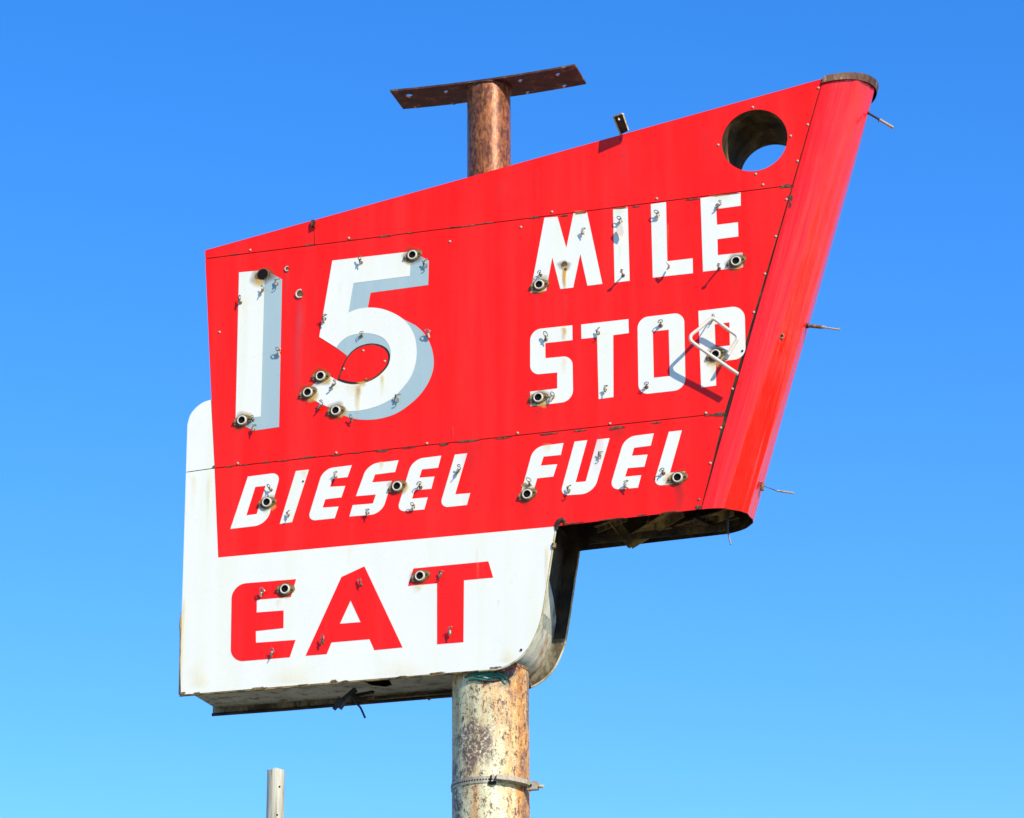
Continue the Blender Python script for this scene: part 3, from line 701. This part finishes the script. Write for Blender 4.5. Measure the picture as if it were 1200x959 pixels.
# ------------------------------------------------------------------ tab on the top edge
b = MB()
bt = [Vector(P(*p, yy)) for p, yy in [((719.2,137.5), YF-.09), ((730,133.5), YF-.17), ((738.5,151.5), YF-.05), ((727.5,157.5), YF+.02)]]
nn = (bt[1]-bt[0]).cross(bt[3]-bt[0]).normalized()*.006
c_ = (bt[0]+bt[1])/2*.82+(bt[2]+bt[3])/2*.18; ux = (bt[1]-bt[0]).normalized(); uz = (bt[3]-bt[0]).normalized()
def loc2(v): d_ = v-bt[0]; return (d_.dot(ux), d_.dot(uz))
o2 = [Vector((*loc2(v), 0)) for v in bt]; cc = loc2(c_)
h2 = [Vector((cc[0]+.012*math.cos(2*math.pi*k_/12), cc[1]+.012*math.sin(2*math.pi*k_/12), 0)) for k_ in range(12)]
tr = tessellate_polygon([o2, h2]); uz2 = (uz-ux*uz.dot(ux)).normalized()
def back3(q): return bt[0]+ux*(q.x - 0)+uz2*0 if False else None
ax = ux; az = (uz-ux*uz.dot(ux)).normalized()
def l2(v): d_ = v-bt[0]; return Vector((d_.dot(ax), d_.dot(az), 0))
o2 = [l2(v) for v in bt]; cc = l2(c_); h2 = [Vector((cc.x+.011*math.cos(2*math.pi*k_/12), cc.y+.011*math.sin(2*math.pi*k_/12), 0)) for k_ in range(12)]
tr = tessellate_polygon([o2, h2]); al = [bt[0]+ax*q.x+az*q.y for q in o2+h2]
b.add([v+nn for v in al], [tuple(t) for t in tr], 0); b.add([v-nn for v in al], [tuple(t) for t in tr], 0)
for lo_, hi_ in ((0, 4), (4, 16)):
    k_ = hi_-lo_; b.add([al[lo_+j]+nn for j in range(k_)]+[al[lo_+j]-nn for j in range(k_)], [(j, (j+1) % k_, (j+1) % k_+k_, j+k_) for j in range(k_)], 1)
b.bar(bt[0], bt[3], .010, .035, 1, (0, 1, 0)); b.bar(bt[0], bt[1], .008, .02, 1, (0, 1, 0))
b.tube([bt[3], bt[3]+Vector((.0, -.02, -.05))], .006, 6, 0)
b.build('bracket', [INNER, TRIM], sign, 'small drilled tab standing up from the top edge')  # dark face material paints shade on the side turned from the sun

# ------------------------------------------------------------------ electrodes on the nose
def electrode(pts, rr, mats_):
    b = MB()
    for i in range(len(pts)-1): b.tube([P(*pts[i], 0.0), P(*pts[i+1], 0.0)], rr[i], 8, i)
    return b.build('electrode', mats_, nose)
electrode([(1014,131),(1018,133),(1031,140.6),(1047,150)], [.012,.008,.0105], [DARKW, DARKW, GALV])
b = MB(); b.tube([P(1030,140,0), P(1029.2,143.5,0)], .003, 6); b.build('electrode', DARKW, nose)
electrode([(942,382),(947.5,382),(963.5,383.6),(984.6,386.6)], [.018,.013,.0065], [INNER, FLANGE, GALV])
b = MB(); b.tube([P(962,383.4,0), P(967,383.8,0)], .011, 8); b.tube([P(981,386,0), P(984,384.6,0)], .003, 6); b.build('electrode', GALV, nose)
electrode([(890,568),(895,569.6),(910.5,575.4),(929.5,578)], [.008,.0035,.007], [STEEL, STEEL, GALV])
b = MB(); b.tube([P(926,577.5,0), P(931,578.6,0)], .0045, 6); b.tube([P(894,566,0.0), P(893,575,0.0)], .014, 6, 1); b.build('electrode', [GALV, FLANGE], nose)
v = Vector(P(915.6, 394, -.219)); d_ = Vector((.55, -.83, .1)).normalized(); b = MB()
b.tube([v-d_*.03, v+d_*.006], .021, 16, 0); b.tube([v, v+d_*.0075], .012, 12, 1); b.build('drilled_hole', [BRONZE, BLACK], nose)

# ------------------------------------------------------------------ poles
zu = hit(575, 500, 0)[2]; ztop = hit(573, 106, 0)[2]
def cyl(b, x, y, z0, z1, r, n=64, mi=0, taper=1.0, k=12):
    b.tube([(x, y, z0+(z1-z0)*i/k) for i in range(k+1)], [r*(1+(taper-1)*i/k) for i in range(k+1)], n, mi)
rp = abs(hit(619.2, 880, 0)[0]-hit(531, 880, 0)[0])/2*.985
xu = hit(573, 160, 0)[0]; ru = abs(hit(597.8, 160, 0)[0]-hit(548.2, 160, 0)[0])/2*.985
b = MB(); zb = hit(575, 786, 0)[2]; cyl(b, 0, 0, 0, zb, rp, 72)
lower = b.build('lower_pole', POLE_LO, sign, 'thick pole with flaking cream paint over rust')
b = MB(); b.tube([(0, 0, zb-.02), (0, 0, zb-.0)], [rp+.004, rp+.004], 64); b.build('pole_rim', FLANGE, lower)
b = MB(); cyl(b, xu, 0, zb-.1, ztop, ru, 64)
upper = b.build('upper_pole', POLE_UP, sign, 'bare rust brown pipe rising above the sign')
# bowed drilled plate on top
Wd = .31; cen = hit(572.5, 104.5, 0)
def ph(px, py, y): v = hit(px, py, y); return float(v[0])
xl, xr = ph(457, 108, -Wd/2), ph(674, 76.2, -Wd/2); xm = (xl+xr)/2; hl = (xr-xl)/2
sk = ph(472.5, 132, Wd/2)-xl
outer = []; K = 16
for i in range(K+1): outer.append((xl+(xr-xl)*i/K, -Wd/2))
for i in range(K+1): outer.append((xr-(xr-xl)*i/K+sk, Wd/2))
zp = ztop+.002
def bow(x): return zp+.019*((x-xm)/hl)**2
hp = [(479.9,112.7,.028),(523,108,.021),(488.5,125.7,.021),(531.4,121.5,.021),(610.3,95,.021),(654.3,87.7,.021),(619.2,109,.021),(662,101.2,.021)]
hls = []
for px, py, r in hp:
    rr_ = ray(px, py)
    z_ = zp
    for _ in range(4):
        t_ = (z_-CAM[2])/rr_[2]; q = CAM+rr_*t_; z_ = bow(q[0])
    hls.append([(q[0]+r*math.cos(2*math.pi*k_/14), q[1]+r*math.sin(2*math.pi*k_/14)) for k_ in range(14)])
TP = .015
b = MB(); b.sheet([(p[0], p[1]) for p in outer], [[(p[0], p[1]) for p in h] for h in hls], 0, TP, 0)
b.v = [(v[0], v[2], v[1]) for v in b.v]                       # lay the drilled strip flat
bmm = bmesh.new(); tmp = bpy.data.meshes.new('top_plate'); tmp.from_pydata(b.v, [], b.f); bmm.from_mesh(tmp); bpy.data.meshes.remove(tmp)
for i in range(1, 24):
    bmesh.ops.bisect_plane(bmm, geom=bmm.verts[:]+bmm.edges[:]+bmm.faces[:], plane_co=(xl+(xr+sk-xl)*i/24, 0, 0), plane_no=(1, 0, 0))
bmesh.ops.remove_doubles(bmm, verts=bmm.verts[:], dist=1e-5); bmesh.ops.recalc_face_normals(bmm, faces=bmm.faces[:])
for v in bmm.verts: v.co.z += bow(v.co.x)
tmp = bpy.data.meshes.new('top_plate'); bmm.to_mesh(tmp); b = MB(); b.v = [tuple(v.co) for v in tmp.vertices]; b.f = [list(p.vertices) for p in tmp.polygons]
b.m = [0]*len(b.f); b.sm = [False]*len(b.f); bpy.data.meshes.remove(tmp)
b.build('top_plate', PLATE, upper, 'long bowed rusty plate with eight bolt holes')
b = MB(); b.tube([(xu+(ru+.004)*math.cos(2*math.pi*i/32), (ru+.004)*math.sin(2*math.pi*i/32), ztop-.004) for i in range(33)], .008, 6); b.build('weld_bead', PLATE, upper)

# strap clamp on the lower pole
zs = hit(575, 913, -rp)[2]; b = MB(); n = 72
for (r0, z0, z1) in ((rp+.006, zs-.022, zs+.022),):
    vs = []
    for i in range(n):
        a = 2*math.pi*i/n; vs += [(r0*math.cos(a), r0*math.sin(a), z0), (r0*math.cos(a), r0*math.sin(a), z1), (rp*math.cos(a), rp*math.sin(a), z0), (rp*math.cos(a), rp*math.sin(a), z1)]
    fs = []
    for i in range(n):
        a, c = i*4, (i+1) % n*4; fs += [(a, c, c+1, a+1), (a, a+2, c+2, c), (a+1, c+1, c+3, a+3)]
    b.add(vs, fs, 0, False)
for i in range(26):
    a = R(-172+i*4.2); b.tube([((rp+.0055)*math.cos(a), (rp+.0055)*math.sin(a), zs), ((rp+.0075)*math.cos(a), (rp+.0075)*math.sin(a), zs)], .0055, 8, 1)
strap = b.build('strap_clamp', [GALV, BLACK], lower, 'perforated steel strap with a screw buckle')
b = MB(); aa = R(-62)
def around(a, r, z): return Vector((r*math.cos(a), r*math.sin(a), z))
seg = [around(R(-66), rp+.02, zs+.01), around(R(-48), rp+.026, zs+.004), around(R(-28), rp+.032, zs-.004), around(R(-10), rp+.036, zs-.012)]
for i in range(3): b.bar(seg[i], seg[i+1]+(seg[i+1]-seg[i])*.08, .052, .03, 0, (0, 0, 1))
b.box(seg[3]+Vector((.02, -.01, -.01)), (.07, .05, .055)); b.tube([seg[3]+Vector((.03, -.02, -.015)), seg[3]+Vector((.095, -.02, -.02))], .012, 8, 1)
b.tube([seg[3]+Vector((.01, -.045, -.01)), seg[3]+Vector((.01, .0, -.01))], .010, 8, 2)
b.tube([around(R(-74), rp+.006, zs-.02), around(R(-72), rp+.012, zs+.024)], .006, 6, 2); b.box(around(R(-71), rp+.008, zs-.026), (.05, .018, .020), None, 2)
b.build('buckle', [GALV, TRIM, BLACK], strap)

# cables where the pole enters the box
def cable(pts, r, m, y=None):
    b = MB(); q = []
    for p in catmull(pts, 6):
        if y is None:                                       # lies on the front of the pole
            x = hit(p[0], p[1], -rp)[0]; yy = -(math.sqrt(max(0.0, rp*rp-x*x))+r+.004)
        else: yy = y
        q.append(P(p[0], p[1], yy))
    b.tube(q, r, 7); return b.build('cable', m, sign)
cable([(545,794),(553,790.5),(562,793),(572,791),(581,794),(590,791.5)], .008, GREENW)
cable([(549,797),(558,795.5),(567,797),(577,793.5),(590,790)], .007, GREENW)
cable([(556,790),(566,788.5),(578,790),(585,793.5),(590,800),(592.5,803)], .008, GREENW)
cable([(582,788),(590,793),(594,799),(597.5,805)], .009, GREENW)
cable([(590,789),(596,796),(601,805.5)], .008, GREENW)
cable([(586,786),(594,789),(598,794),(602.5,800)], .007, REDW)
cable([(580,786),(590,788),(599,790.5),(604,797)], .006, REDW)
cable([(592,787),(600,784),(606,781),(609,784)], .006, REDW, -.25)
cable([(588,786),(594,789),(597,793.5)], .006, TRIM)
cable([(560,797.5),(575,798),(588,796.5)], .007, DARKW)
cable([(598,784),(604,787),(608,792.5)], .008, DARKW)
cable([(562,792),(572,794.5),(584,792),(596,791)], .005, CREAM)
# fitting hanging out of the torn opening
cable([(413,816),(417.5,824),(422,829),(425,835),(427.8,841.5)], .0075, DARKW, 0.0)
b = MB(); b.bar(P(391,831.5,.0), P(396.5,826,.0), .022, .022, 0); b.bar(P(395.5,829,.0), P(402,820,.0), .055, .05, 0); b.bar(P(401,822,.0), P(417,808,.0), .032, .03, 0)
b.bar(P(414,816,.05), P(438,811,.05), .025, .02, 1); b.tube([P(411,813,.0), P(421,820,.02), P(430,819,.05)], .016, 8, 1)
b.build('conduit_fitting', [DARKW, INNER], sign)
b = MB(); b.bar(P(440,818.5,.16), P(530,811,.16), .03, .02, 0); b.tube([P(500,816,.25), P(504,819,.25)], .015, 8, 0); b.build('frame', INNER, sign)

# ------------------------------------------------------------------ the post beyond
pp = hit(323.5, 903, 4.0); rpost = abs(hit(333.3, 930, 4.0)[0]-hit(314, 930, 4.0)[0])/2
b = MB(); n = 28; K = 30; vs = []
for k_ in range(K+1):
    z = pp[2]*k_/K
    for j in range(n):
        a = 2*math.pi*j/n; r = rpost*(1.18-.18*k_/K)*(1+.012*math.sin(a*5+z)+.008*math.sin(a*11+z*2)); vs.append((r*math.cos(a), r*math.sin(a), z+(.006*math.sin(a*4) if k_ == K else 0)))
b.add(vs, [(i*n+j, i*n+(j+1) % n, (i+1)*n+(j+1) % n, (i+1)*n+j) for i in range(K) for j in range(n)], 0, True)
b.add(vs[-n:], [tuple(range(n))], 0)
for px, py in ((328.8, 921.5), (325, 955)):
    q = hit(px, py, 4.0-rpost*.9); v = Vector((q[0]-pp[0], q[1]-4.0, q[2])); d_ = Vector((v.x, v.y, 0)).normalized()
    b.tube([Vector((0, 0, v.z))+d_*(rpost*.9), Vector((0, 0, v.z))+d_*(rpost*1.06)], .008, 8, 1)
post = b.build('wooden_post', [WOOD, BLACK]); post.location = (pp[0], 4.0, 0)
post['label'] = 'pale weathered round wooden post standing behind and left of the sign pole'; post['category'] = 'post'
